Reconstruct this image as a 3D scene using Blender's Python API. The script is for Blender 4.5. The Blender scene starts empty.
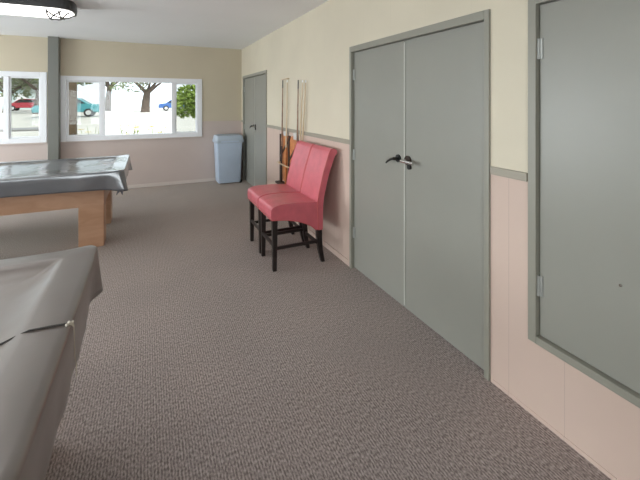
import bpy, bmesh, math, random
from mathutils import Vector, noise
rnd = random.Random(7)
S = bpy.context.scene
COL = S.collection

# ------------------------------------------------------------------ camera, world, sun, exposure
cam_data = bpy.data.cameras.new('camera')
cam = bpy.data.objects.new('camera', cam_data); COL.objects.link(cam)
cam.location = (0, 0, 1.5617)
cam.rotation_euler = (math.pi/2, 0, -math.radians(25.2256))
cam_data.sensor_width = 36; cam_data.lens = 36*365.5/640
cam_data.shift_y = -137.67/640
cam_data.clip_start = .02; cam_data.clip_end = 400
S.camera = cam
S.view_settings.view_transform = 'Standard'; S.view_settings.look = 'None'
S.view_settings.exposure = -.28; S.view_settings.gamma = 1
S.view_settings.use_curve_mapping = False
S.cycles.use_denoising = True
S.cycles.max_bounces = 10; S.cycles.diffuse_bounces = 6; S.cycles.transparent_max_bounces = 16
S.cycles.sample_clamp_indirect = 6

W = bpy.data.worlds.new('world'); S.world = W; W.use_nodes = True
bg = W.node_tree.nodes['Background']
bg.inputs[0].default_value = (.86, .94, 1, 1); bg.inputs[1].default_value = 2.6

def light(kind, name, loc, rot, energy, color=(1, 1, 1), size=None, portal=False):
    d = bpy.data.lights.new(name, kind); d.energy = energy; d.color = color
    if size: d.shape = 'RECTANGLE'; d.size, d.size_y = size
    if portal: d.cycles.is_portal = True
    o = bpy.data.objects.new(name, d); COL.objects.link(o); o.location = loc; o.rotation_euler = rot
    return o
sun = light('SUN', 'sun', (0, -5, 20), (math.radians(38), math.radians(16), 0), 4.5, (1, .95, .86)); sun.data.angle = .01
# daylight through the windows of the left wall
for y in (-.3, 2.6, 5.4):
    light('AREA', 'window_daylight', (-5.35, y, 1.05), (0, -math.radians(90), 0), 30 if y < 5 else 230, (.92, .96, 1), (2.0, 2.0))
light('AREA', 'horizon_daylight', (-20, 2.5, 4.0), (0, -math.radians(90), 0), 4200, (.97, .98, 1), (5.0, 26))
for x in (-3.3, -1.35):  # added lamps behind the camera, shining in through made-up front windows
    light('AREA', 'window_daylight', (x, -2.95, 1.35), (math.radians(90), 0, 0), 62, (.95, .97, 1), (1.7, 1.5))
# sky seen through the far windows (portals only guide the world's own light)
light('AREA', 'window_portal', (-.19, 7.75, 1.45), (-math.radians(90), 0, 0), 1, size=(2.2, 1.1), portal=True)
light('AREA', 'window_portal', (-2.75, 7.75, 1.45), (-math.radians(90), 0, 0), 1, size=(2.4, 1.1), portal=True)

# ------------------------------------------------------------------ materials
def srgb(r, g, b):
    f = lambda c: (c/255/12.92) if c <= 10 else ((c/255+.055)/1.055)**2.4
    return (f(r), f(g), f(b))
def mat(name, col, rough=.6, spec=.5, metal=0, var=0, vscale=6, bump=0, bscale=60, coat=0, coat_rough=.2, sheen=0):
    m = bpy.data.materials.new(name); m.use_nodes = True
    nt = m.node_tree; N = nt.nodes; L = nt.links; b = N['Principled BSDF']
    b.inputs['Base Color'].default_value = (*col, 1); b.inputs['Roughness'].default_value = rough
    b.inputs['Specular IOR Level'].default_value = spec; b.inputs['Metallic'].default_value = metal
    if coat == 1: b.inputs['Coat IOR'].default_value = 1.85
    if coat: b.inputs['Coat Weight'].default_value = coat; b.inputs['Coat Roughness'].default_value = coat_rough
    if sheen: b.inputs['Sheen Weight'].default_value = sheen
    g = N.new('ShaderNodeNewGeometry')
    if var:
        n = N.new('ShaderNodeTexNoise'); n.inputs['Scale'].default_value = vscale; n.inputs['Detail'].default_value = 4
        L.new(g.outputs['Position'], n.inputs['Vector'])
        r = N.new('ShaderNodeValToRGB')
        r.color_ramp.elements[0].position = .3; r.color_ramp.elements[1].position = .7
        r.color_ramp.elements[0].color = (*[c*(1-var) for c in col], 1); r.color_ramp.elements[1].color = (*[min(1, c*(1+var)) for c in col], 1)
        L.new(n.outputs['Fac'], r.inputs[0]); L.new(r.outputs[0], b.inputs['Base Color'])
    if bump:
        n = N.new('ShaderNodeTexNoise'); n.inputs['Scale'].default_value = bscale; n.inputs['Detail'].default_value = 3
        L.new(g.outputs['Position'], n.inputs['Vector'])
        bp = N.new('ShaderNodeBump'); bp.inputs['Strength'].default_value = bump; bp.inputs['Distance'].default_value = .01
        L.new(n.outputs['Fac'], bp.inputs['Height']); L.new(bp.outputs[0], b.inputs['Normal'])
    return m
def emis(name, col, strength):
    m = bpy.data.materials.new(name); m.use_nodes = True; b = m.node_tree.nodes['Principled BSDF']
    b.inputs['Base Color'].default_value = (.8, .8, .8, 1)
    b.inputs['Emission Color'].default_value = (*col, 1); b.inputs['Emission Strength'].default_value = strength
    return m
def glass(name, tint, gloss=.06):
    m = bpy.data.materials.new(name); m.use_nodes = True; nt = m.node_tree; N = nt.nodes; L = nt.links
    N.remove(N['Principled BSDF'])
    t = N.new('ShaderNodeBsdfTransparent'); t.inputs[0].default_value = (*tint, 1)
    gl = N.new('ShaderNodeBsdfGlossy'); gl.inputs['Roughness'].default_value = .02
    mx = N.new('ShaderNodeMixShader'); mx.inputs[0].default_value = gloss
    L.new(t.outputs[0], mx.inputs[1]); L.new(gl.outputs[0], mx.inputs[2]); L.new(mx.outputs[0], N['Material Output'].inputs[0])
    return m
def panel_wall(name, col, pitch, off, axis, joint=.82):
    """painted board wall with narrow vertical joints every pitch metres"""
    m = mat(name, col, rough=.55, spec=.35, bump=.06, bscale=140); nt = m.node_tree; N = nt.nodes; L = nt.links; b = N['Principled BSDF']
    g = N.new('ShaderNodeNewGeometry'); s = N.new('ShaderNodeSeparateXYZ'); L.new(g.outputs['Position'], s.inputs[0])
    a = N.new('ShaderNodeMath'); a.operation = 'ADD'; a.inputs[1].default_value = off; L.new(s.outputs[axis], a.inputs[0])
    mo = N.new('ShaderNodeMath'); mo.operation = 'FLOORED_MODULO'; mo.inputs[1].default_value = pitch; L.new(a.outputs[0], mo.inputs[0])
    lt = N.new('ShaderNodeMath'); lt.operation = 'LESS_THAN'; lt.inputs[1].default_value = .0035; L.new(mo.outputs[0], lt.inputs[0])
    n = N.new('ShaderNodeTexNoise'); n.inputs['Scale'].default_value = 1.6; n.inputs['Detail'].default_value = 3; L.new(g.outputs['Position'], n.inputs['Vector'])
    r = N.new('ShaderNodeValToRGB'); r.color_ramp.elements[0].position = .3; r.color_ramp.elements[1].position = .7
    r.color_ramp.elements[0].color = (*[c*.96 for c in col], 1); r.color_ramp.elements[1].color = (*[c*1.04 for c in col], 1)
    L.new(n.outputs['Fac'], r.inputs[0])
    mx = N.new('ShaderNodeMixRGB'); L.new(lt.outputs[0], mx.inputs[0]); L.new(r.outputs[0], mx.inputs[1]); mx.inputs[2].default_value = (*[c*joint for c in col], 1)
    L.new(mx.outputs[0], b.inputs['Base Color'])
    return m
def carpet():
    m = mat('ribbed loop carpet', (.2, .17, .16), rough=.95, spec=.15, sheen=.0); nt = m.node_tree; N = nt.nodes; L = nt.links; b = N['Principled BSDF']
    g = N.new('ShaderNodeNewGeometry')
    mp = N.new('ShaderNodeMapping'); mp.inputs['Scale'].default_value = (135, 62, 1); L.new(g.outputs['Position'], mp.inputs['Vector'])
    n1 = N.new('ShaderNodeTexNoise'); n1.inputs['Scale'].default_value = 1; n1.inputs['Detail'].default_value = 2; L.new(mp.outputs[0], n1.inputs['Vector'])
    wv = N.new('ShaderNodeTexWave'); wv.bands_direction = 'X'; wv.inputs['Scale'].default_value = 24.0; wv.inputs['Distortion'].default_value = .5
    L.new(g.outputs['Position'], wv.inputs['Vector'])
    mx = N.new('ShaderNodeMath'); mx.operation = 'MULTIPLY_ADD'; mx.inputs[1].default_value = .16; L.new(wv.outputs['Fac'], mx.inputs[0]); L.new(n1.outputs['Fac'], mx.inputs[2])
    r = N.new('ShaderNodeValToRGB'); r.color_ramp.elements[0].position = .40; r.color_ramp.elements[1].position = .78
    r.color_ramp.elements[0].color = (.155, .126, .126, 1); r.color_ramp.elements[1].color = (.47, .405, .395, 1)
    L.new(mx.outputs[0], r.inputs[0])
    n2 = N.new('ShaderNodeTexNoise'); n2.inputs['Scale'].default_value = 1.3; n2.inputs['Detail'].default_value = 3; L.new(g.outputs['Position'], n2.inputs['Vector'])
    r2 = N.new('ShaderNodeValToRGB'); r2.color_ramp.elements[0].position = .3; r2.color_ramp.elements[1].position = .7
    r2.color_ramp.elements[0].color = (.93, .93, .93, 1); r2.color_ramp.elements[1].color = (1.06, 1.04, 1.02, 1); L.new(n2.outputs['Fac'], r2.inputs[0])
    mm = N.new('ShaderNodeMixRGB'); mm.blend_type = 'MULTIPLY'; mm.inputs[0].default_value = 1; L.new(r.outputs[0], mm.inputs[1]); L.new(r2.outputs[0], mm.inputs[2])
    L.new(mm.outputs[0], b.inputs['Base Color'])
    b.inputs['Sheen Weight'].default_value = .2; b.inputs['Sheen Roughness'].default_value = .5; b.inputs['Sheen Tint'].default_value = (1, .9, .66, 1)
    bp = N.new('ShaderNodeBump'); bp.inputs['Strength'].default_value = .35; bp.inputs['Distance'].default_value = .004; L.new(mx.outputs[0], bp.inputs['Height']); L.new(bp.outputs[0], b.inputs['Normal'])
    return m
def wood(name, c1, c2, rough=.45, scale=14):
    m = mat(name, c1, rough=rough); nt = m.node_tree; N = nt.nodes; L = nt.links; b = N['Principled BSDF']
    g = N.new('ShaderNodeNewGeometry'); mp = N.new('ShaderNodeMapping'); mp.inputs['Scale'].default_value = (.25, 1, 1); L.new(g.outputs['Position'], mp.inputs['Vector'])
    w = N.new('ShaderNodeTexNoise'); w.inputs['Scale'].default_value = scale; w.inputs['Detail'].default_value = 5; w.inputs['Distortion'].default_value = .8; L.new(mp.outputs[0], w.inputs['Vector'])
    r = N.new('ShaderNodeValToRGB'); r.color_ramp.elements[0].position = .35; r.color_ramp.elements[1].position = .65
    r.color_ramp.elements[0].color = (*c1, 1); r.color_ramp.elements[1].color = (*c2, 1); L.new(w.outputs['Fac'], r.inputs[0]); L.new(r.outputs[0], b.inputs['Base Color'])
    return m

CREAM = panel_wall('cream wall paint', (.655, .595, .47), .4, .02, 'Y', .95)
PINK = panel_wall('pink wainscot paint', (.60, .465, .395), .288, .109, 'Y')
CREAMX = mat('cream plaster paint', (.55, .485, .365), rough=.6, spec=.3, var=.03, vscale=1.5, bump=.05, bscale=140)  # same cream paint, the backlit wall's shade put into the colour
PINKX = mat('dull pink wainscot paint', (.54, .455, .415), rough=.55, spec=.35, var=.03, vscale=1.5)  # wainscot pink again, dimmed in colour for the backlit far wall
CEIL = mat('ceiling paint', (.84, .85, .845), rough=.8, spec=.2, var=.02, vscale=1, bump=.08, bscale=200)
CARPET = carpet()
DOOR = mat('grey green door paint', (.272, .270, .238), rough=.34, spec=.45, var=.03, vscale=2.2, bump=.03, bscale=25)
FRAME = mat('grey green frame paint', (.275, .268, .225), rough=.4, spec=.45)
RAIL = mat('grey chair rail paint', (.33, .30, .24), rough=.45)
HINGE = mat('painted hinge steel', (.36, .37, .35), rough=.35, metal=.3)
WHITE = mat('white window vinyl', (.80, .81, .83), rough=.4)
COLUMN = mat('grey green column paint', (.165, .168, .148), rough=.45)
CHROME = mat('satin chrome', (.75, .74, .72), rough=.2, metal=1)
BLACK = mat('black metal', (.012, .012, .012), rough=.35)
RED = mat('red leatherette', (.58, .12, .15), rough=.36, spec=.5, var=.10, vscale=9, bump=.10, bscale=220, coat=.3, coat_rough=.3)
WELT = mat('red piping', (.55, .11, .11), rough=.35)
ESPRESSO = mat('espresso wood stain', (.017, .011, .010), rough=.35, var=.2, vscale=30)
TABLEWOOD = wood('honey oak', (.43, .245, .145), (.50, .30, .19))
CUEWOOD = wood('orange varnished wood', (.50, .16, .05), (.66, .26, .085), rough=.3)
MAPLE = mat('pale maple shaft', (.60, .47, .31), rough=.3)
DARKWOOD = mat('dark stained wood', (.045, .022, .015), rough=.4)
VINYL = mat('brown vinyl cover', (.135, .108, .097), rough=.5, spec=.2, coat=1, coat_rough=.32, var=.08, vscale=5, bump=.05, bscale=35)
VINYLG = mat('charcoal vinyl cover', (.085, .092, .105), rough=.4, spec=.5, coat=1, coat_rough=.14, var=.06, vscale=5, bump=.05, bscale=30)
SEAM = mat('dark seam thread', (.03, .025, .022), rough=.6)
CORD = mat('pale cord', (.6, .56, .48), rough=.7)
BIN = mat('blue grey plastic', (.48, .57, .69), rough=.45, var=.03)
BINLID = mat('blue grey lid plastic', (.43, .50, .58), rough=.42)
GLASS = glass('clear pane', (.96, .98, .98), .03)
GLASSS = glass('screened pane', (.74, .76, .75), .02)
DIFF = emis('lamp diffuser', (1, .97, .91), 5.0)
LAMPBODY = mat('dark lamp housing', (.035, .035, .035), rough=.4)
GROUND = mat('sunlit concrete', (.60, .57, .52), rough=.9, var=.1, vscale=.6)
BARK = mat('bark', (.10, .075, .06), rough=.9, var=.3, vscale=8)
LEAFA = mat('olive leaves', (.16, .20, .08), rough=.6, var=.4, vscale=3)
LEAFB = mat('bright green leaves', (.17, .25, .035), rough=.5, var=.4, vscale=5)
LEAFC = mat('grey green leaves', (.17, .19, .11), rough=.6, var=.35, vscale=2)
FLOWER = mat('yellow petals', (.75, .55, .08), rough=.6)
POSTM = mat('brown post paint', (.12, .08, .045), rough=.7, var=.1)

# ------------------------------------------------------------------ mesh helpers
class M:
    def __init__(s): s.v = []; s.f = []; s.mi = []; s.k = 0
    def add(s, vs, fs):
        n = len(s.v); s.v += [tuple(map(float, p)) for p in vs]
        for f in fs: s.f.append([n+i for i in f]); s.mi.append(s.k)
    def box(s, x0, x1, y0, y1, z0, z1):
        x0, x1 = sorted((x0, x1)); y0, y1 = sorted((y0, y1)); z0, z1 = sorted((z0, z1))
        s.add([(x, y, z) for z in (z0, z1) for x, y in ((x0, y0), (x1, y0), (x1, y1), (x0, y1))],
              [(3, 2, 1, 0), (4, 5, 6, 7), (0, 1, 5, 4), (1, 2, 6, 5), (2, 3, 7, 6), (3, 0, 4, 7)])
    def prism(s, pts, a0, a1, axis='y'):
        """2D profile swept along an axis: y: pts are (x,z); x: (y,z); z: (x,y)"""
        f = {'y': lambda p, a: (p[0], a, p[1]), 'x': lambda p, a: (a, p[0], p[1]), 'z': lambda p, a: (p[0], p[1], a)}[axis]
        n = len(pts)
        s.add([f(p, a0) for p in pts]+[f(p, a1) for p in pts],
              [tuple(range(n))[::-1], tuple(range(n, 2*n))]+[(i, (i+1) % n, n+(i+1) % n, n+i) for i in range(n)])
    def loft(s, rings, caps=True, closed=True):
        n = len(rings[0]); vs = [p for r in rings for p in r]; fs = []
        for k in range(len(rings)-1):
            for i in range(n if closed else n-1):
                j = (i+1) % n; fs.append((k*n+i, k*n+j, (k+1)*n+j, (k+1)*n+i))
        if caps: fs += [tuple(range(n))[::-1], tuple(range((len(rings)-1)*n, len(rings)*n))]
        s.add(vs, fs)
    def tube(s, path, r, n=8):
        path = [Vector(p) for p in path]; rs = r if isinstance(r, (list, tuple)) else [r]*len(path); rings = []
        ref = None
        for i, p in enumerate(path):
            d = (path[min(i+1, len(path)-1)]-path[max(i-1, 0)]).normalized()
            if ref is None: ref = Vector((0, 0, 1)) if abs(d.z) < .9 else Vector((1, 0, 0))
            u = d.cross(ref)
            if u.length < 1e-4: u = d.cross(Vector((.3, .9, .1)))
            u.normalize(); w = u.cross(d); ref = w
            rings.append([p+(u*math.cos(t)+w*math.sin(t))*rs[i] for t in [2*math.pi*k/n for k in range(n)]])
        s.loft(rings)
    def bar(s, a, b, w0, h0, w1=None, h1=None):
        """rectangular tapered bar from a to b; w along the side, h along the other side"""
        a, b = Vector(a), Vector(b); d = (b-a).normalized(); w1 = w1 or w0; h1 = h1 or h0
        ref = Vector((0, 1, 0)) if abs(d.y) < .9 else Vector((0, 0, 1))
        u = ref; w = d.cross(u).normalized(); u = w.cross(d)
        r = lambda p, ww, hh: [p+u*sx*ww/2+w*sy*hh/2 for sx, sy in ((-1, -1), (1, -1), (1, 1), (-1, 1))]
        s.loft([r(a, w0, h0), r(b, w1, h1)])
    def build(s, name, mats, parent=None, bevel=0, seg=2, smooth=False, sub=0):
        me = bpy.data.meshes.new(name)
        o3 = Vector(parent['_o']) if parent is not None and '_o' in parent else Vector()
        me.from_pydata([tuple(Vector(p)-o3) for p in s.v], [], s.f)
        for m in (mats if isinstance(mats, (list, tuple)) else [mats]): me.materials.append(m)
        me.polygons.foreach_set('material_index', s.mi)
        b = bmesh.new(); b.from_mesh(me); bmesh.ops.recalc_face_normals(b, faces=b.faces); b.to_mesh(me); b.free()
        if smooth:
            me.polygons.foreach_set('use_smooth', [True]*len(me.polygons))
            if smooth != 'all': me.set_sharp_from_angle(angle=math.radians(smooth if smooth is not True else 40))
        me.update()
        ob = bpy.data.objects.new(name, me); COL.objects.link(ob)
        if parent is not None: ob.parent = parent; ob['_o'] = tuple(o3)
        if bevel:
            md = ob.modifiers.new('bevel', 'BEVEL'); md.width = bevel; md.segments = seg; md.limit_method = 'ANGLE'; md.angle_limit = math.radians(40)
            me.polygons.foreach_set('use_smooth', [True]*len(me.polygons)); md.harden_normals = True
        if sub: md = ob.modifiers.new('sub', 'SUBSURF'); md.levels = md.render_levels = sub
        return ob
def thing(name, label, cat, loc, group=None):
    o = bpy.data.objects.new(name, None); COL.objects.link(o); o.location = loc; o.empty_display_size = .1
    o['_o'] = tuple(loc); tag(o, label, cat, group); return o
def tag(o, label, cat, group=None):
    o['label'] = label; o['category'] = cat
    if group: o['group'] = group
    return o
def struct(o): o['kind'] = 'structure'; return o
def copy_tree(o, parent=None):
    c = o.copy(); COL.objects.link(c)
    if parent is not None: c.parent = parent
    for ch in list(o.children): copy_tree(ch, c)
    return c
def box_ob(name, dims, m, parent=None, bevel=0):
    b = M(); b.box(*dims); return b.build(name, m, parent, bevel)

# ------------------------------------------------------------------ room
XR, YB, H = 1.7394, 7.4666, 2.6447
XL, YF = -5.2, -2.6
RZ = 1.183
struct(box_ob('floor', (XL-.15, XR+.15, YF-.15, YB+.15, -.1, 0), CARPET))
struct(box_ob('ceiling', (XL-.15, XR+.15, YF-.15, YB+.15, H, H+.12), CEIL))
def wall(name, axis, p, q, a0, a1, holes, split, mats, z1=H):
    """wall slab between p and q on its thickness axis, running a0..a1, holes = (a0,a1,z0,z1); lower paint below split"""
    As = sorted({a0, a1, *[h[0] for h in holes], *[h[1] for h in holes]}); Zs = sorted({0, z1, split, *[h[2] for h in holes], *[h[3] for h in holes]})
    m = M()
    for i in range(len(As)-1):
        for k in range(len(Zs)-1):
            ca, cz = (As[i]+As[i+1])/2, (Zs[k]+Zs[k+1])/2
            if any(h[0] < ca < h[1] and h[2] < cz < h[3] for h in holes): continue
            m.k = 1 if cz < split else 0
            if axis == 'x': m.box(p, q, As[i], As[i+1], Zs[k], Zs[k+1])
            else: m.box(As[i], As[i+1], p, q, Zs[k], Zs[k+1])
    return struct(m.build(name, mats))
D1 = (1.447, 3.012); D2 = (5.70, 7.315); HZ = (.20, 1.215); HB, DT = .375, 2.085
W1 = (-3.9, -1.523); W2 = (-1.344, .961); WZ = (.893, 2.015)
wall('wall_right', 'x', XR, XR+.15, YF, YB+.15, [(*D1, 0, DT), (*D2, 0, DT), (*HZ, HB, DT)], RZ, [CREAM, PINK])
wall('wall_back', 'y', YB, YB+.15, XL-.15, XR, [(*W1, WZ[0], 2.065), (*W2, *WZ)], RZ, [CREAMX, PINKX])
LW = [(-1.3, .7), (1.6, 3.6), (4.4, 6.4)]
wall('wall_left', 'x', XL-.15, XL, YF, YB, [(*a, .0, 2.10) for a in LW], RZ, [CREAM, PINK])
FW = [(-4.2, -2.4), (-2.2, -.5)]  # openings made up to let in light from behind the camera
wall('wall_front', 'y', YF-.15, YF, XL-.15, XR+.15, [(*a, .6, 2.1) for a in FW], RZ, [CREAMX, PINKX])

def strips(name, spans, x0, x1, z0, z1, m, bevel=.003):
    b = M()
    for a0, a1 in spans: b.box(x0, x1, a0, a1, z0, z1)
    return struct(b.build(name, m, bevel=bevel))
strips('trim_1', [(YF, .15), (HZ[1]+.008, D1[0]-.004), (D1[1]+.004, D2[0]-.004), (D2[1]+.004, YB)], XR-.012, XR, RZ-.022, RZ+.022, RAIL)
b = M(); b.box(W2[1]+.02, XR-.012, YB-.008, YB, RZ-.010, RZ+.006); b.box(XL, W1[0]-.02, YB-.008, YB, RZ-.010, RZ+.006)
struct(b.build('trim_2', PINKX, bevel=.002))
strips('baseboard_right', [(D1[1]+.004, D2[0]-.004)], XR-.010, XR, 0, .055, PINK)
strips('baseboard_front', [(YF, D1[0]-.004)], XR-.004, XR, 0, .02, PINK, .001)
b = M(); b.box(XL, XR-.012, YB-.010, YB, 0, .06); struct(b.build('baseboard_back', mat('pale baseboard', (.62, .55, .50), rough=.5), bevel=.003))

# doors -------------------------------------------------------------
def hinge(parent, y, z0, z1, x):
    m = M(); m.tube([(x, y, z0), (x, y, z1)], .008, 10); m.box(x, x+.006, y-.018, y+.018, z0, z1)
    return m.build('hinge', HINGE, parent, smooth=True)
def double_door(name, Y, lever=True):
    y0, y1 = Y; fw = .034
    m = M(); xf, xb = XR-.014, XR+.11
    m.box(xf, xb, y0, y0+fw, 0, DT); m.box(xf, xb, y1-fw, y1, 0, DT); m.box(xf, xb, y0+fw, y1-fw, DT-.052, DT)
    m.box(XR+.075, xb, y0+fw, y0+fw+.015, 0, DT-.052); m.box(XR+.075, xb, y1-fw-.015, y1-fw, 0, DT-.052)   # stops
    fr = struct(m.build(name, FRAME, bevel=.003))
    ym = (y0+y1)/2; leaves = []
    for a0, a1, hy in ((y0+fw+.004, ym-.002, y0+fw+.004), (ym+.002, y1-fw-.004, y1-fw-.004)):
        lf = box_ob('door_leaf', (XR+.018, XR+.062, a0, a1, .012, DT-.056), DOOR, fr, .0025)
        for z0 in (.29, 1.02, 1.77): hinge(lf, hy, z0, z0+.10, XR+.012)
        leaves.append(lf)
    b = M(); b.box(XR+.010, XR+.018, ym-.012, ym-.001, .03, DT-.07); b.build('astragal', mat('pale metal strip', (.50, .50, .46), rough=.35), leaves[0], bevel=.002)
    # left leaf: black lever pointing away from the seam and a little down
    x = XR+.018; yl = ym+.072; z = 1.128
    b = M(); b.tube([(x, yl, z), (x-.010, yl, z)], .030, 20); b.tube([(x-.008, yl, z), (x-.05, yl, z)], .011, 12)
    b.tube([(x-.05, yl-.008, z+.004), (x-.052, yl+.03, z-.006), (x-.050, yl+.075, z-.028), (x-.046, yl+.10, z-.045)], [.011, .010, .008, .006], 10)
    b.build('lever_handle', BLACK, leaves[1], smooth=40)
    # right leaf: chrome lever over a dark rose
    yr = ym-.045
    b = M(); b.tube([(x, yr, z), (x-.012, yr, z)], .036, 24); b.build('rose', mat('dark bronze', (.05, .035, .028), rough=.35, metal=.6), leaves[0], smooth=40)
    b = M(); b.tube([(x-.010, yr, z), (x-.05, yr, z-.004)], .012, 12)
    b.tube([(x-.05, yr+.022, z-.004), (x-.053, yr-.04, z-.003), (x-.05, yr-.112, z-.006)], [.012, .013, .012], 10)
    b.build('lever_handle', CHROME, leaves[0], smooth=40)['label'] = 'chrome lever handle'
    b = M(); b.tube([(x, yr-.02, z-.046), (x-.016, yr-.02, z-.046)], .018, 14); b.build('lock_cylinder', BLACK, leaves[0], smooth=40)
    return fr
double_door('door_1', D1)
double_door('door_2', D2)
m = M(); xf, xb = XR-.016, XR+.10; fw = .042; y0, y1 = HZ
m.box(xf, xb, y0, y0+fw, HB, DT); m.box(xf, xb, y1-fw, y1, HB, DT); m.box(xf, xb, y0+fw, y1-fw, HB, HB+.036); m.box(xf, xb, y0+fw, y1-fw, DT-.04, DT)
fr = struct(m.build('door_3', FRAME, bevel=.003))
lf = box_ob('door_leaf', (XR+.008, XR+.05, y0+fw+.004, y1-fw-.005, HB+.040, DT-.044), DOOR, fr, .0025)
for z0 in (.61, 1.775): hinge(lf, y1-fw-.004, z0, z0+.10, XR+.002)
b = M(); b.tube([(XR+.008, .826, .815), (XR+.002, .826, .815)], .006, 12); b.build('screw_head', CHROME, lf, smooth=40)

# back windows -------------------------------------------------------
def window(name, X, muls, panes, ft=.095, top=WZ[1]):
    x0, x1 = X; z0, z1 = WZ[0], top; m = M(); ya, yb = YB-.018, YB+.10
    m.box(x0, x0+ft, ya, yb, z0, z1); m.box(x1-ft, x1, ya, yb, z0, z1); m.box(x0+ft, x1-ft, ya, yb, z0, z0+.085); m.box(x0+ft, x1-ft, ya, yb, z1-.085, z1)
    fr = struct(m.build(name, WHITE, bevel=.006))
    for (a, c) in muls: box_ob('mullion', (a, c, YB+.01, YB+.09, z0+.085, z1-.085), WHITE, fr, .004)
    for (a, c, g) in panes:
        s = M(); zz0, zz1 = z0+.085, z1-.085
        if g is GLASSS:
            t = .022; s.box(a, a+t, YB+.03, YB+.06, zz0, zz1); s.box(c-t, c, YB+.03, YB+.06, zz0, zz1); s.box(a+t, c-t, YB+.03, YB+.06, zz0, zz0+t); s.box(a+t, c-t, YB+.03, YB+.06, zz1-t, zz1)
            sa = s.build('sash', WHITE, fr, .003)
            box_ob('pane', (a+t, c-t, YB+.042, YB+.047, zz0+t, zz1-t), g, sa)
        else: box_ob('pane', (a, c, YB+.055, YB+.06, zz0, zz1), g, fr)
    s = M(); s.box(x0-.01, x1+.01, YB-.035, YB, z0-.02, z0); s.build('window_sill', PINKX, fr, .004)
    return fr
window('window_1', W1, [(-3.0, -2.93), (-2.10, -2.03)], [(W1[0]+.095, -3.0, GLASSS), (-2.93, -2.10, GLASS), (-2.03, W1[1]-.095, GLASSS)], top=2.065)
window('window_2', W2, [(-.755, -.69), (.41, .475)], [(W2[0]+.095, -.755, GLASSS), (-.69, .41, GLASS), (.475, W2[1]-.095, GLASSS)])
for i, (a0, a1) in enumerate(LW):
    m = M(); t = .06
    m.box(XL-.11, XL+.015, a0, a0+t, .0, 2.10); m.box(XL-.11, XL+.015, a1-t, a1, .0, 2.10); m.box(XL-.11, XL+.015, a0+t, a1-t, .0, .0+t); m.box(XL-.11, XL+.015, a0+t, a1-t, 2.10-t, 2.10)
    m.box(XL-.10, XL, (a0+a1)/2-.025, (a0+a1)/2+.025, .0+t, 2.10-t)
    fr = struct(m.build('door_%d' % (i+4), WHITE, bevel=.004))
    for p0, p1 in ((a0+t, (a0+a1)/2-.025), ((a0+a1)/2+.025, a1-t)): box_ob('pane', (XL-.06, XL-.055, p0, p1, .0+t, 2.10-t), GLASS, fr)
for i, (a0, a1) in enumerate(FW):  # unseen front windows, added for light on faces turned to the camera
    m = M(); t = .06; p, q = YF-.11, YF+.015
    m.box(a0, a0+t, p, q, .6, 2.1); m.box(a1-t, a1, p, q, .6, 2.1); m.box(a0+t, a1-t, p, q, .6, .6+t); m.box(a0+t, a1-t, p, q, 2.1-t, 2.1)
    fr = struct(m.build('window_%d' % (i+3), WHITE, bevel=.004))
    box_ob('pane', (a0+t, a1-t, YF-.06, YF-.055, .6+t, 2.1-t), GLASS, fr)
struct(box_ob('column', (-1.482, -1.334, YB-.16, YB-.012, 0, H), COLUMN, None, .006))

# ------------------------------------------------------------------ ceiling lights
def ceiling_light(x0, x1, yc, label):
    w = .20; t = thing('ceiling_light', label, 'ceiling light', ((x0+x1)/2, yc, H), 'fluorescent ceiling lights')
    cap = .22
    # dark housing: shallow tray with rounded ends
    def outline(grow, n=10):
        pts = []
        for cx, s in ((x1-.12, 0), (x0+.12, 1)):
            for k in range(n+1):
                a = -math.pi/2+math.pi*k/n+s*math.pi
                ca, sa = math.cos(a), math.sin(a)
                e = lambda c: math.copysign(abs(c)**.7, c)
                pts.append((cx+e(ca)*(.12+grow), yc+e(sa)*(w+grow)))
        return pts
    def ring(g, z): return [(p[0], p[1], z) for p in outline(g)]
    b = M(); b.loft([ring(.012, H), ring(.016, H-.06), ring(.012, H-.105), ring(-.006, H-.105), ring(-.006, H-.08)]); b.build('housing', LAMPBODY, t, smooth=35)
    # luminous wraparound diffuser: long ribbed middle
    prof = [(yc+(w-.012)*math.cos(a), H-.104-.060*math.sin(a)**.8) for a in [math.pi*k/14 for k in range(15)]]
    b = M(); b.prism([(p[0], p[1]) for p in prof], x0+cap, x1-cap, 'x'); b.build('diffuser', DIFF, t, smooth=50)
    for sgn, xe in ((1, x1), (-1, x0)):
        rings = []
        for k in range(7):
            u = k/6; xx = xe-sgn*cap+sgn*cap*.95*u; sc = max(.02, (1-u**2.6))
            sy = max(.25, (1-u**3*.6)) if u < 1 else .4
            rings.append([(xx, yc+(p[0]-yc)*sy, H-.104+(p[1]-(H-.104))*max(.1, sc)) for p in prof])
        b = M(); b.loft(rings); e = b.build('end_cap', DIFF, t, smooth=50)
        b = M()   # dark leading over the end cap
        def on(u, s): 
            xx = xe-sgn*cap+sgn*cap*.95*u; sc = max(.1, 1-u**2.6); sy = max(.25, 1-u**3*.6)
            a = math.pi*(.5-.5*s*.94)
            return (xx, yc+(w-.012)*math.cos(a)*sy, H-.108-.074*max(0, math.sin(a))**.8*sc)
        for pa in ([(0, s) for s in (-1, -.6, -.3, 0, .3, .6, 1)], [(.0, -.9), (.25, -.45), (.5, 0), (.75, .45), (.92, .8)], [(.0, .9), (.25, .45), (.5, 0), (.75, -.45), (.92, -.8)],
                   [(.5, s) for s in (-.9, -.5, 0, .5, .9)], [(0, 0), (.3, .55), (.6, .9)], [(0, 0), (.3, -.55), (.6, -.9)]):
            b.tube([on(*q) for q in pa], .008, 6)
        b.build('leading', LAMPBODY, e)
    return t
ceiling_light(-2.2, -.73, 4.80, 'fluorescent ceiling light with dark housing and leaded end above the far pool table')
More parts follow.
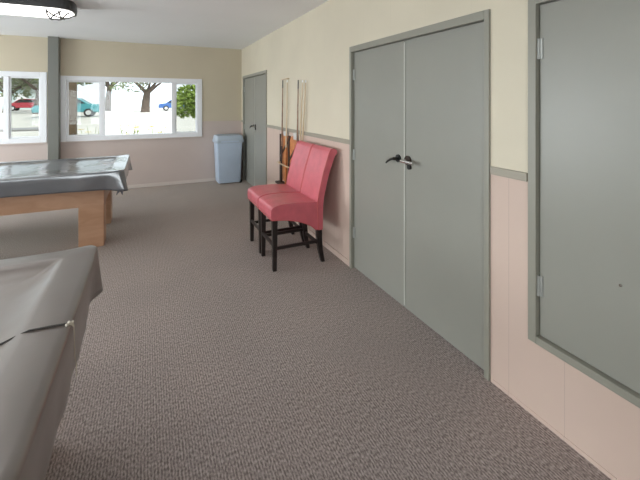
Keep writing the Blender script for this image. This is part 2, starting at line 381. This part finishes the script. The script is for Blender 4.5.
ceiling_light(-2.2, -.73, 1.55, 'fluorescent ceiling light above the near pool table')  # out-of-view repeat of the fixture, added as a light emitter
ceiling_light(-2.2, -.73, 3.15, 'fluorescent ceiling light between the two pool tables')  # put in above the frame to brighten the near cover's top
ceiling_light(-4.3, -2.9, 3.1, 'fluorescent ceiling light near the side windows')  # another unseen fixture, added only for the light it gives
ceiling_light(-1.6, -.2, -1.3, 'fluorescent ceiling light at the near end of the room')  # added behind the camera as an extra light source

# ------------------------------------------------------------------ pool tables and covers
TL, TW = 2.62, 1.34       # along x, along y
def pool_table(xr, yn, label):
    """xr: right end, yn: near long side (extent of the cover)"""
    x0, x1, y0, y1 = xr-TL+.02, xr-.02, yn+.02, yn+TW-.02
    t = thing('pool_table', label, 'pool table', ((x0+x1)/2, (y0+y1)/2, 0), 'covered pool tables')
    i = .13
    b = M(); b.box(x0+i, x1-i-.05, y0+i, y0+i+.03, .44, .70); b.box(x0+i, x1-i-.05, y1-i-.03, y1-i, .44, .70)
    b.box(x0+i, x0+i+.03, y0+i+.03, y1-i-.03, .44, .70); b.box(x1-i-.08, x1-i-.05, y0+i+.03, y1-i-.03, .44, .70); b.build('apron', TABLEWOOD, t, .004)
    for lx in (x0+i+.0, x1-i-.05-.235):
        for ly in (y0+i-.004, y1-i-.235+.004):
            b = M(); b.box(lx, lx+.235, ly, ly+.235, 0, .47); b.build('leg', TABLEWOOD, t, .005)
    b = M(); b.box(x0+.06, x1-.06, y0+.06, y1-.06, .70, .755); b.build('bed', mat('green baize', (.03, .12, .06), rough=.95), t)
    b = M(); r = .11; b.box(x0, x1, y0, y0+r, .70, .80); b.box(x0, x1, y1-r, y1, .70, .80); b.box(x0, x0+r, y0+r, y1-r, .70, .80); b.box(x1-r, x1, y0+r, y1-r, .70, .80)
    b.build('rail', TABLEWOOD, t, .006)
    return t
def rect_loop(x0, x1, y0, y1, r, nx=56, ny=30, nc=6):
    r = max(r, .004); pts = []
    def line(a, b, n):
        for k in range(n): pts.append((a[0]+(b[0]-a[0])*k/n, a[1]+(b[1]-a[1])*k/n))
    def arc(cx, cy, a0):
        for k in range(nc): a = a0+math.pi/2*k/nc; pts.append((cx+r*math.cos(a), cy+r*math.sin(a)))
    line((x0+r, y0), (x1-r, y0), nx); arc(x1-r, y0+r, -math.pi/2); line((x1, y0+r), (x1, y1-r), ny); arc(x1-r, y1-r, 0)
    line((x1-r, y1), (x0+r, y1), nx); arc(x0+r, y1-r, math.pi/2); line((x0, y1-r), (x0, y0+r), ny); arc(x0+r, y0+r, math.pi)
    return pts
def table_cover(xr, yn, mat_, label, seed, skirt, sag, tuck=0, seam_y=None):
    x0, x1, y0, y1 = xr-TL, xr, yn, yn+TW; z = .82
    t = thing('table_cover', label, 'table cover', ((x0+x1)/2, (y0+y1)/2, z), 'vinyl pool table covers')
    prof = [(.60, -sag*1.25), (.50, -sag*1.2), (.40, -sag*1.15), (.32, -sag*1.05), (.25, -sag*.95), (.21, -sag*.80), (.18, -sag*.52), (.155, -sag*.22), (.140, .002), (.120, .005), (.06, .002), (.03, .0), (.007, -.0015), (.002, -.006), (0, -.014)]
    rings = []
    def nz(p, s): return noise.noise(Vector((p[0]*s+seed*9.1, p[1]*s, seed*3.3)))
    for o, dz in prof:
        ring = []
        for p in rect_loop(x0+o, x1-o, y0+o, y1-o, .05 if o < .1 else .02):
            k = (nz(p, 3)*.6+nz(p, 9)*.35)*(.009 if o > .12 else .004 if o > .02 else 0)
            k -= .010*max(0, nz((p[0]+p[1], p[0]-p[1]), 2.2))*(1 if o > .2 else 0)
            d = min(math.hypot(p[0]-cx, p[1]-cy) for cx in (x0, x1) for cy in (y0, y1))
            k += .012*math.exp(-(d/.10)**2)*(o < .13)
            ring.append((p[0], p[1], z+dz+k))
        rings.append(ring)
    for h in (.06, .10, .14, .175, .20):
        ring = []
        for p in rect_loop(x0, x1, y0, y1, .05):
            c = Vector(((x0+x1)/2, (y0+y1)/2)); 
            fx = nz((p[0]*1.0, p[1]*1.0), 4.5)*.018*h/.2+nz(p, 13)*.006*h/.2
            d = min(math.hypot(p[0]-cx, p[1]-cy) for cx in (x0, x1) for cy in (y0, y1))
            fx += .045*math.exp(-(d/.09)**2)*(h/.2)
            fx -= tuck*(h/.2)*(1-math.exp(-(d/.14)**2))
            ox = -1 if p[0] < x0+.051 else (1 if p[0] > x1-.051 else 0); oy = -1 if p[1] < y0+.051 else (1 if p[1] > y1-.051 else 0)
            hh = h*skirt/.2*(1+.10*nz(p, 2.2)*(h/.2)) + .03*math.exp(-(d/.12)**2)*h/.2
            ring.append((p[0]+ox*fx, p[1]+oy*fx, z-.014-hh))
        rings.append(ring)
    b = M(); b.loft(rings, caps=False); n = len(rings[0]); b.f.append(list(range(n))); b.mi.append(0)
    ob = b.build('cover_sheet', mat_, t, smooth='all')
    md = ob.modifiers.new('thick', 'SOLIDIFY'); md.thickness = .003; md.offset = 1
    if seam_y is not None:
        def zt(px):
            o = min(px-x0, x1-px)
            for (oa, da), (ob_, db) in zip(prof, prof[1:]):
                if ob_ <= o <= oa: return z+da+(db-da)*(oa-o)/max(1e-6, oa-ob_)
            return z+prof[0][1]
        pts = [(x1+.001, seam_y, z-.02)]+[(px, seam_y-.05*min(1, (x1-px)/1.2), zt(px)+.0065) for px in [x1-.012-.05*k for k in range(0, 46)]]
        s = M(); s.tube(pts, .003, 6); s.build('seam', SEAM, t)
        s = M(); s.tube([(x1-.012, seam_y-.012, z+.006), (x1+.004, seam_y+.006, z+.004), (x1+.004, seam_y+.012, z-.012), (x1-.006, seam_y-.006, z+.012)], .0045, 8)
        s.tube([(x1+.008, seam_y, z-.005), (x1+.012, seam_y-.01, z-.10), (x1+.016, seam_y-.006, z-.14), (x1+.018, seam_y-.02, z-.17)], .0014, 6)
        s.build('tie_cord', CORD, t, smooth=True)['label'] = 'pale knotted tie cord'
    return t, (x0, x1, y0, y1, z)
XE = -.232
pool_table(XE, 4.455, 'honey wood pool table with square block legs under the far glossy cover')
t, e = table_cover(XE, 4.455, VINYLG, 'glossy grey vinyl cover on the far pool table reflecting the windows', 1, .165, .022)
b = M(); x, y, z = e[1]-.05, e[2]+.02, .655
b.tube([(x, y, z), (x+.005, y-.022, z-.02), (x-.004, y-.02, z-.05), (x-.02, y-.025, z-.085)], [.012, .018, .012, .004], 8)
b.tube([(x+.005, y-.02, z-.02), (x+.03, y-.018, z-.05), (x+.035, y-.022, z-.085)], [.016, .012, .004], 8)
b.build('corner_tie', VINYLG, t, smooth=True)
pool_table(XE, .86, 'near pool table hidden under the brown cover in the front corner')
t, e = table_cover(XE, .86, VINYL, 'brown vinyl cover with a seam on the near pool table', 2, .19, .034, tuck=.012, seam_y=1.46)

# ------------------------------------------------------------------ red counter stools
def stool(y0, y1, label):
    t = thing('counter_stool', label, 'bar stool', (1.3, (y0+y1)/2, 0), 'red upholstered counter stools')
    a, c = y0, y1
    def rounded(pts, r=.02, n=4):
        out = []
        for i, p in enumerate(pts):
            p, q, s = Vector(p[:2]), Vector(pts[i-1][:2]), Vector(pts[(i+1) % len(pts)][:2]); rr = pts[i][2] if len(pts[i]) > 2 else r
            d0, d1 = (q-p), (s-p); rr = min(rr, d0.length*.45, d1.length*.45)
            A, B = p+d0.normalized()*rr, p+d1.normalized()*rr
            for k in range(n+1):
                u = k/n; out.append(tuple(A*(1-u)**2+p*2*u*(1-u)+B*u*u))
        return out
    arch = [(1.475, .325, .004), (1.42, .375), (1.36, .407), (1.28, .438), (1.20, .458), (1.12, .470), (1.03, .478, .01)]
    pr = rounded([(1.018, .50, .012), (1.018, .585, .03), (1.10, .612, .06), (1.28, .614, .08), (1.49, .595, .01), (1.508, .33, .004)]+[(p[0], p[1], p[2] if len(p) > 2 else .02) for p in arch])
    b = M(); b.prism(pr, a, c); b.build('seat', RED, t, bevel=.012, seg=3)
    bk = rounded([(1.500, .318, .006), (1.482, .60, .02), (1.545, .86, .1), (1.618, 1.075, .02), (1.650, 1.108, .03), (1.700, 1.092, .03), (1.708, 1.055, .02), (1.680, 1.035, .02), (1.612, .86, .1), (1.548, .60, .1), (1.545, .322, .006)])
    b = M(); b.prism(bk, a-.004, c+.004); bo = b.build('backrest', RED, t, bevel=.010, seg=3)
    for y in (a-.003, c+.003):
        b = M(); b.tube([(1.4985, y, .325), (1.484, y, .56), (1.50, y, .67), (1.548, y, .87), (1.612, y, 1.06), (1.636, y, 1.10)], .0045, 6)
        b.build('piping', WELT, bo, smooth=True)
    b = M(); b.tube([(p[0], a-.001, p[1]-.001) for p in arch]+[(1.021, a, .482), (1.021, c, .482)]+[(p[0], c+.001, p[1]-.001) for p in arch[::-1]], .004, 6)
    b.build('hem_piping', WELT, t, smooth=True)
    # legs
    for y in (a+.029, c-.029):
        b = M(); b.bar((1.062, y, .50), (1.062, y, 0), .050, .050, .036, .036); b.build('leg', ESPRESSO, t, .003)
        b = M(); b.loft([[(xx+dx, y+dy, zz) for dx, dy in ((-w, -w), (w, -w), (w, w), (-w, w))] for xx, zz, w in ((1.513, .40, .025), (1.515, .25, .025), (1.528, .12, .022), (1.556, 0, .018))])
        b.build('leg', ESPRESSO, t, .003)
    for y in (a+.029, c-.029):
        b = M(); b.bar((1.06, y, .205), (1.515, y, .205), .020, .030); b.build('stretcher', ESPRESSO, t, .002)
    b = M(); b.bar((1.056, a+.03, .235), (1.056, c-.03, .235), .030, .020); b.build('footrest', ESPRESSO, t, .002)
    b = M(); b.bar((1.522, a+.03, .17), (1.522, c-.03, .17), .030, .020); b.build('stretcher', ESPRESSO, t, .002)
    return t
stool(3.215, 3.640, 'red counter stool standing in front, its whole side panel in view')
stool(3.662, 4.087, 'red counter stool standing behind, beside the wall cue rack')

# ------------------------------------------------------------------ cue rack and cues
t = thing('cue_rack', 'orange wooden wall cue rack behind the red stools', 'cue rack', (XR, 4.6, .45))
for y0, y1 in ((4.66, 4.985), (4.30, 4.62)):
    b = M(); b.prism([(y0+.01, .46), (y1-.01, .46), (y1-.01, 1.04), (y1-.05, 1.10), ((y0+y1)/2, 1.13), (y0+.05, 1.10), (y0+.01, 1.04)], XR-.016, XR, 'x'); p = b.build('backboard', CUEWOOD, t, .003)
    b = M(); b.box(XR-.026, XR, y1-.008, y1+.022, .44, 1.11); b.box(XR-.026, XR, y0-.012, y0+.010, .44, 1.08); b.build('edge_strip', DARKWOOD, p, .002)
    b = M(); b.bar((XR-.022, y1-.02, .80), (XR-.022, y0+.02, 1.02), .03, .010); b.build('brace', DARKWOOD, p, .002)
b = M(); b.box(XR-.10, XR, 4.135, 4.985, .42, .445); b.build('shelf', DARKWOOD, t, .003)
b = M(); b.box(XR-.076, XR-.062, 4.16, 4.99, .70, .715); b.box(XR-.076, XR, 4.975, 4.99, .70, .715); b.box(XR-.076, XR, 4.45, 4.465, .70, .715); b.build('holding_bar', MAPLE, t, .002)
b = M(); b.box(XR-.04, XR, 4.67, 4.90, 1.876, 1.890); b.build('top_clip', MAPLE, t, .002)
b = M(); CLIP = mat('grey white plastic', (.62, .62, .60), rough=.5); b.box(XR-.04, XR-.002, 4.71, 4.80, 1.10, 1.16); b.build('clip', CLIP, t, .006)
b = M(); b.box(XR-.04, XR-.002, 4.32, 4.42, 1.08, 1.17); b.build('clip', CLIP, t, .006)
cues = [(4.868, 4.855, 'dark', 1.872, 'pool cue with a dark shaft at the door end of the wall rack'),
        (4.685, 4.675, 'pale', 1.862, 'pale pool cue second from the door end of the wall rack'),
        (4.285, 4.275, 'dark', 1.842, 'pool cue with a dark tip standing in the middle of the wall rack'),
        (4.235, 4.13, 'pale', 1.835, 'pale pool cue second from the stool end of the wall rack'),
        (4.185, 4.03, 'pale', 1.828, 'leaning pale pool cue at the stool end of the wall rack')]
SHAFT = wood('brown stained shaft', (.22, .12, .07), (.33, .2, .12), .35)
for y, yt, kd, zt, lb in cues:
    x = XR-.046; zs = .450; t = thing('pool_cue', lb, 'pool cue', (x, y, zs), 'pool cues in the wall rack')
    P = lambda z: (x+.018*(z-zs)/(zt-zs), y+(yt-y)*(z-zs)/(zt-zs), z)
    b = M(); b.tube([P(zs), P(zs+.02), P(.95)], [.012, .0145, .0122], 10); b.build('butt', DARKWOOD if kd == 'dark' else CUEWOOD, t, smooth=40)
    b = M(); b.tube([P(.95), P(1.45), P(zt-.11 if kd == 'dark' else zt-.03)], [.0120, .009, .0072], 10); b.build('shaft', MAPLE if kd == 'pale' else SHAFT, t, smooth=40)
    b = M(); b.tube([P(zt-.11 if kd == 'dark' else zt-.03), P(zt-.02), P(zt)], [.0074, .0072, .0065], 10); b.build('tip', BLACK if kd == 'dark' else WHITE, t, smooth=40)

# ------------------------------------------------------------------ waste bin
t = thing('waste_bin', 'blue grey plastic waste bin with a deep lid in the far corner', 'waste bin', (1.40, 7.2, 0))
def rr(x0, x1, y0, y1, r, z): return [(p[0], p[1], z) for p in rect_loop(x0, x1, y0, y1, r, 1, 1, 5)]
b = M(); b.loft([rr(1.215, 1.625, 7.08, 7.40, .03, .02), rr(1.205, 1.635, 7.07, 7.41, .03, .05), rr(1.175, 1.665, 7.05, 7.43, .035, .80)]); b.build('body', BIN, t, smooth=40)
b = M(); b.loft([rr(1.155, 1.683, 7.03, 7.445, .035, .785), rr(1.150, 1.688, 7.025, 7.45, .04, .80), rr(1.150, 1.688, 7.025, 7.45, .04, .835), rr(1.160, 1.680, 7.035, 7.44, .04, .845), rr(1.165, 1.675, 7.04, 7.435, .05, .90), rr(1.18, 1.66, 7.055, 7.42, .05, .925), rr(1.24, 1.60, 7.11, 7.37, .05, .935)])
lid = b.build('lid', BINLID, t, smooth=40)
b = M(); b.box(1.25, 1.59, 7.020, 7.030, .80, .828); b.build('lid_grip', BIN, lid, .003)
for y in (7.10, 7.38):
    b = M(); b.tube([(1.63, y-.015, .035), (1.63, y+.015, .035)], .035, 14); b.build('wheel', BLACK, t, smooth=40)

# ------------------------------------------------------------------ outside the far windows
b = M()
ys = [YB+.15, 12, 18, 26, 34, 45, 60, 90]; zs = [-.1, -.05, .05, .25, .45, .5, .55, .6]
b.loft([[(x, y, z) for x in (-70, -30, -10, 0, 10, 30, 60)] for y, z in zip(ys, zs)], caps=False, closed=False)
struct(b.build('ground', GROUND))
def gz(y):
    for (a, za), (c, zc) in zip(zip(ys, zs), zip(ys[1:], zs[1:])):
        if a <= y <= c: return za+(zc-za)*(y-a)/(c-a)
    return -.1
def leaves(c, rx, ry, rz, n, s, seed, flat=.0):
    r = random.Random(seed); m = M(); blobs = [(Vector((r.uniform(-.6, .6)*rx, r.uniform(-.6, .6)*ry, r.uniform(-.55, .6)*rz)), r.uniform(.35, .55)) for _ in range(9)]
    for _ in range(n):
        bc, br = r.choice(blobs); d = Vector((r.gauss(0, 1), r.gauss(0, 1), r.gauss(0, 1))).normalized()*r.uniform(.5, 1)**.5*br
        p = Vector(c)+bc+Vector((d.x*rx, d.y*ry, d.z*rz))
        u = Vector((r.gauss(0, 1), r.gauss(0, 1), r.gauss(0, .6))).normalized(); w = u.cross(Vector((r.gauss(0, 1), r.gauss(0, 1), r.gauss(0, 1)))).normalized()
        q = s*r.uniform(.6, 1.3)
        m.add([p-u*q, p+w*q*.4, p+u*q, p-w*q*.4], [(0, 1, 2, 3)])
    return m
def tree(x, y, tr, th, r, rz, n, s, lm, label, seed, name='tree', cat='tree', lean=.2):
    z = gz(y); t = thing(name, label, cat, (x, y, z), 'trees outside' if name == 'tree' else None)
    k = random.Random(seed); b = M(); top = z+th
    b.tube([(x, y, z-.1), (x, y, z+.1), (x+lean*.3, y, z+th*.5), (x+lean, y, top)], [tr*1.4, tr*1.1, tr, tr*.8], 10)
    for i in range(5):
        a = i*2.5+k.random(); b.tube([(x+lean*.8, y, top-.2), (x+lean+math.cos(a)*r*.35, y+math.sin(a)*r*.3, top+rz*.35), (x+lean+math.cos(a)*r*.7, y+math.sin(a)*r*.6, top+rz*.7)], [tr*.5, tr*.3, tr*.1], 6)
    b.build('trunk', BARK, t, smooth=True)
    leaves((x+lean, y, top+rz*.75), r, r, rz, n, s, seed).build('crown', lm, t)
tree(-4.3, 50, .33, 3.0, 3.2, 2.0, 1500, .20, LEAFA, 'tree seen through the wide window, its trunk beside the first mullion', 3)
tree(-.25, 44, .42, 2.2, 3.0, 2.2, 1500, .20, LEAFC, 'thick trunked tree seen through the middle of the wide window', 4)
tree(-13.2, 48, .32, 2.0, 3.6, 2.4, 1800, .22, LEAFC, 'grey green tree seen through the window behind the column, its trunk near the mullion', 5)
tree(-9.3, 42, .3, 2.2, 2.8, 2.0, 1500, .20, LEAFC, 'grey green tree seen through the window close to the column', 6)
tree(-5.2, 30, .22, 2.4, 1.9, 1.1, 1300, .16, LEAFA, 'olive tree behind the brown post seen through the wide window', 8)
tree(1.60, 13.0, .06, 1.15, .95, .78, 2600, .085, LEAFB, 'bushy bright green shrub outside the sliding end of the wide window', 7, 'shrub', 'shrub', .0)
struct_post = thing('porch_post', 'square brown porch post just outside the wide window', 'post', (-1.5, 9.5, gz(9.5)))
b = M(); b.box(-1.605, -1.41, 9.4, 9.6, gz(9.5)-.02, 3.0); b.build('shaft', POSTM, struct_post, .01)
b = M(); b.box(-1.64, -1.375, 9.365, 9.635, gz(9.5)-.02, .10); b.build('base', POSTM, struct_post, .01)
def car(x, y, paint, label, ang=0):
    z = gz(y)+.0; t = thing('car', label, 'car', (x, y, z), 'parked cars outside'); L = 4.4; hw = .86
    prof = [(-2.2, .35), (-2.2, .72), (-2.05, .86), (-1.35, .94), (-.75, 1.38), (-.3, 1.46), (.7, 1.44), (1.35, 1.02), (2.0, .95), (2.2, .75), (2.2, .35)]
    b = M(); b.prism([(x+p[0], z+p[1]) for p in prof], y-hw, y+hw); b.build('body', paint, t, .06, 3)
    win = [(-1.18, .98), (-.70, 1.33), (-.28, 1.40), (.66, 1.38), (1.15, 1.02)]
    for s in (-1, 1): b = M(); b.prism([(x+p[0], z+p[1]) for p in win], y+s*(hw-.01), y+s*(hw+.012)); b.build('side_window', BLACK, t)
    for wx in (-1.35, 1.35):
        for s in (-1, 1):
            b = M(); b.tube([(x+wx, y+s*(hw-.2), z+.32), (x+wx, y+s*(hw+.02), z+.32)], .32, 18); wh = b.build('wheel', BLACK, t, smooth=40)
            b = M(); b.tube([(x+wx, y+s*(hw+.021), z+.32), (x+wx, y+s*(hw+.03), z+.32)], .19, 14); b.build('hub_cap', CHROME, wh, smooth=40)
    return t
car(-5.5, 34, mat('teal car paint', (.06, .30, .34), rough=.25), 'teal car seen through the left pane of the wide window')
car(3.4, 50, mat('blue car paint', (.05, .14, .40), rough=.25), 'blue car seen through the wide window beside the far mullion')
car(-13.3, 56, mat('red car paint', (.45, .05, .07), rough=.25), 'red car seen through the window behind the column')
# pale house far behind
t = thing('house', 'pale house beyond the trees seen through the window behind the column', 'house', (-16, 66, gz(66)))
z = gz(66); b = M(); b.box(-20, -11.5, 64, 70, z, z+2.9); b.build('wall', mat('pale house paint', (.55, .66, .66), rough=.8), t)
b = M(); b.prism([(63.4, z+2.9), (70.6, z+2.9), (67, z+4.6)], -20.5, -11, 'x'); b.build('roof', mat('grey roof', (.2, .19, .18), rough=.9), t)
for x in (-18.5, -16, -13.3): b = M(); b.box(x-.6, x+.6, 63.95, 64.0, z+1.0, z+2.2); b.build('house_window', WHITE, t)
# picnic table outside the first window
t = thing('picnic_table', 'grey picnic table on the patio outside the window behind the column', 'picnic table', (-2.7, 10.6, gz(10.6)))
PG = mat('weathered grey boards', (.30, .29, .29), rough=.8, var=.1); z = gz(10.6)
b = M(); [b.box(-3.5, -2.0, 10.2+k*.16, 10.35+k*.16, z+.98, z+1.02) for k in range(5)]; b.build('tabletop', PG, t, .004)
for y in (9.85, 11.15): b = M(); b.box(-3.5, -2.0, y, y+.28, z+.60, z+.64); b.build('bench', PG, t, .004)
for x in (-3.3, -2.2):
    for s in (-1, 1): b = M(); b.bar((x, 10.6+s*.18, z+.98), (x, 10.6+s*.72, z), .04, .10); b.build('leg', PG, t, .003)
    b = M(); b.bar((x, 9.85, z+.57), (x, 11.4, z+.57), .10, .04); b.build('crossbar', PG, t, .003)
# flowering plants by the patio edge
def flower_plant(x, y, h, seed, label):
    z = gz(y); t = thing('flowering_plant', label, 'plant', (x, y, z), 'yellow flowering plants under the window'); k = random.Random(seed); b = M(); fl = M()
    for i in range(26):
        a = k.uniform(0, 6.28); R = k.uniform(.03, .30); hh = h*k.uniform(.6, 1); tip = (x+math.cos(a)*R, y+math.sin(a)*R, z+hh)
        b.tube([(x+math.cos(a)*.03, y+math.sin(a)*.03, z), (x+math.cos(a)*R*.5, y+math.sin(a)*R*.5, z+hh*.6), tip], [.006, .005, .003], 5)
        for q in range(4):
            u = k.uniform(.3, .95); p = Vector((x+math.cos(a)*R*u, y+math.sin(a)*R*u, z+hh*u)); d = Vector((k.gauss(0, 1), k.gauss(0, 1), .4)).normalized()*.09; w = d.cross(Vector((0, 0, 1))).normalized()*.025
            b.add([p, p+d*.5+w, p+d, p+d*.5-w], [(0, 1, 2, 3)])
        if i % 2 == 0:
            for q in range(6):
                a2 = q*math.pi/3; c = Vector(tip); fl.add([c, c+Vector((math.cos(a2-.5)*.05, math.sin(a2-.5)*.05, .01)), c+Vector((math.cos(a2)*.075, math.sin(a2)*.075, .004)), c+Vector((math.cos(a2+.5)*.05, math.sin(a2+.5)*.05, .01))], [(0, 1, 2, 3)])
    b.build('foliage', LEAFB, t); fl.build('blossoms', FLOWER, t)
for i, (x, h, lb) in enumerate(((-1.05, 1.12, 'tall yellow flowering plant next to the brown porch post'), (-.38, 1.14, 'yellow flowering plant just past the first mullion of the wide window'),
                                (.22, 1.10, 'yellow flowering plant under the middle of the wide window'), (.95, 1.0, 'yellow flowering plant beside the shrub outside the wide window'))):
    flower_plant(x, 9.3, h, 20+i, lb)

for o in bpy.data.objects:
    if '_o' in o: del o['_o']
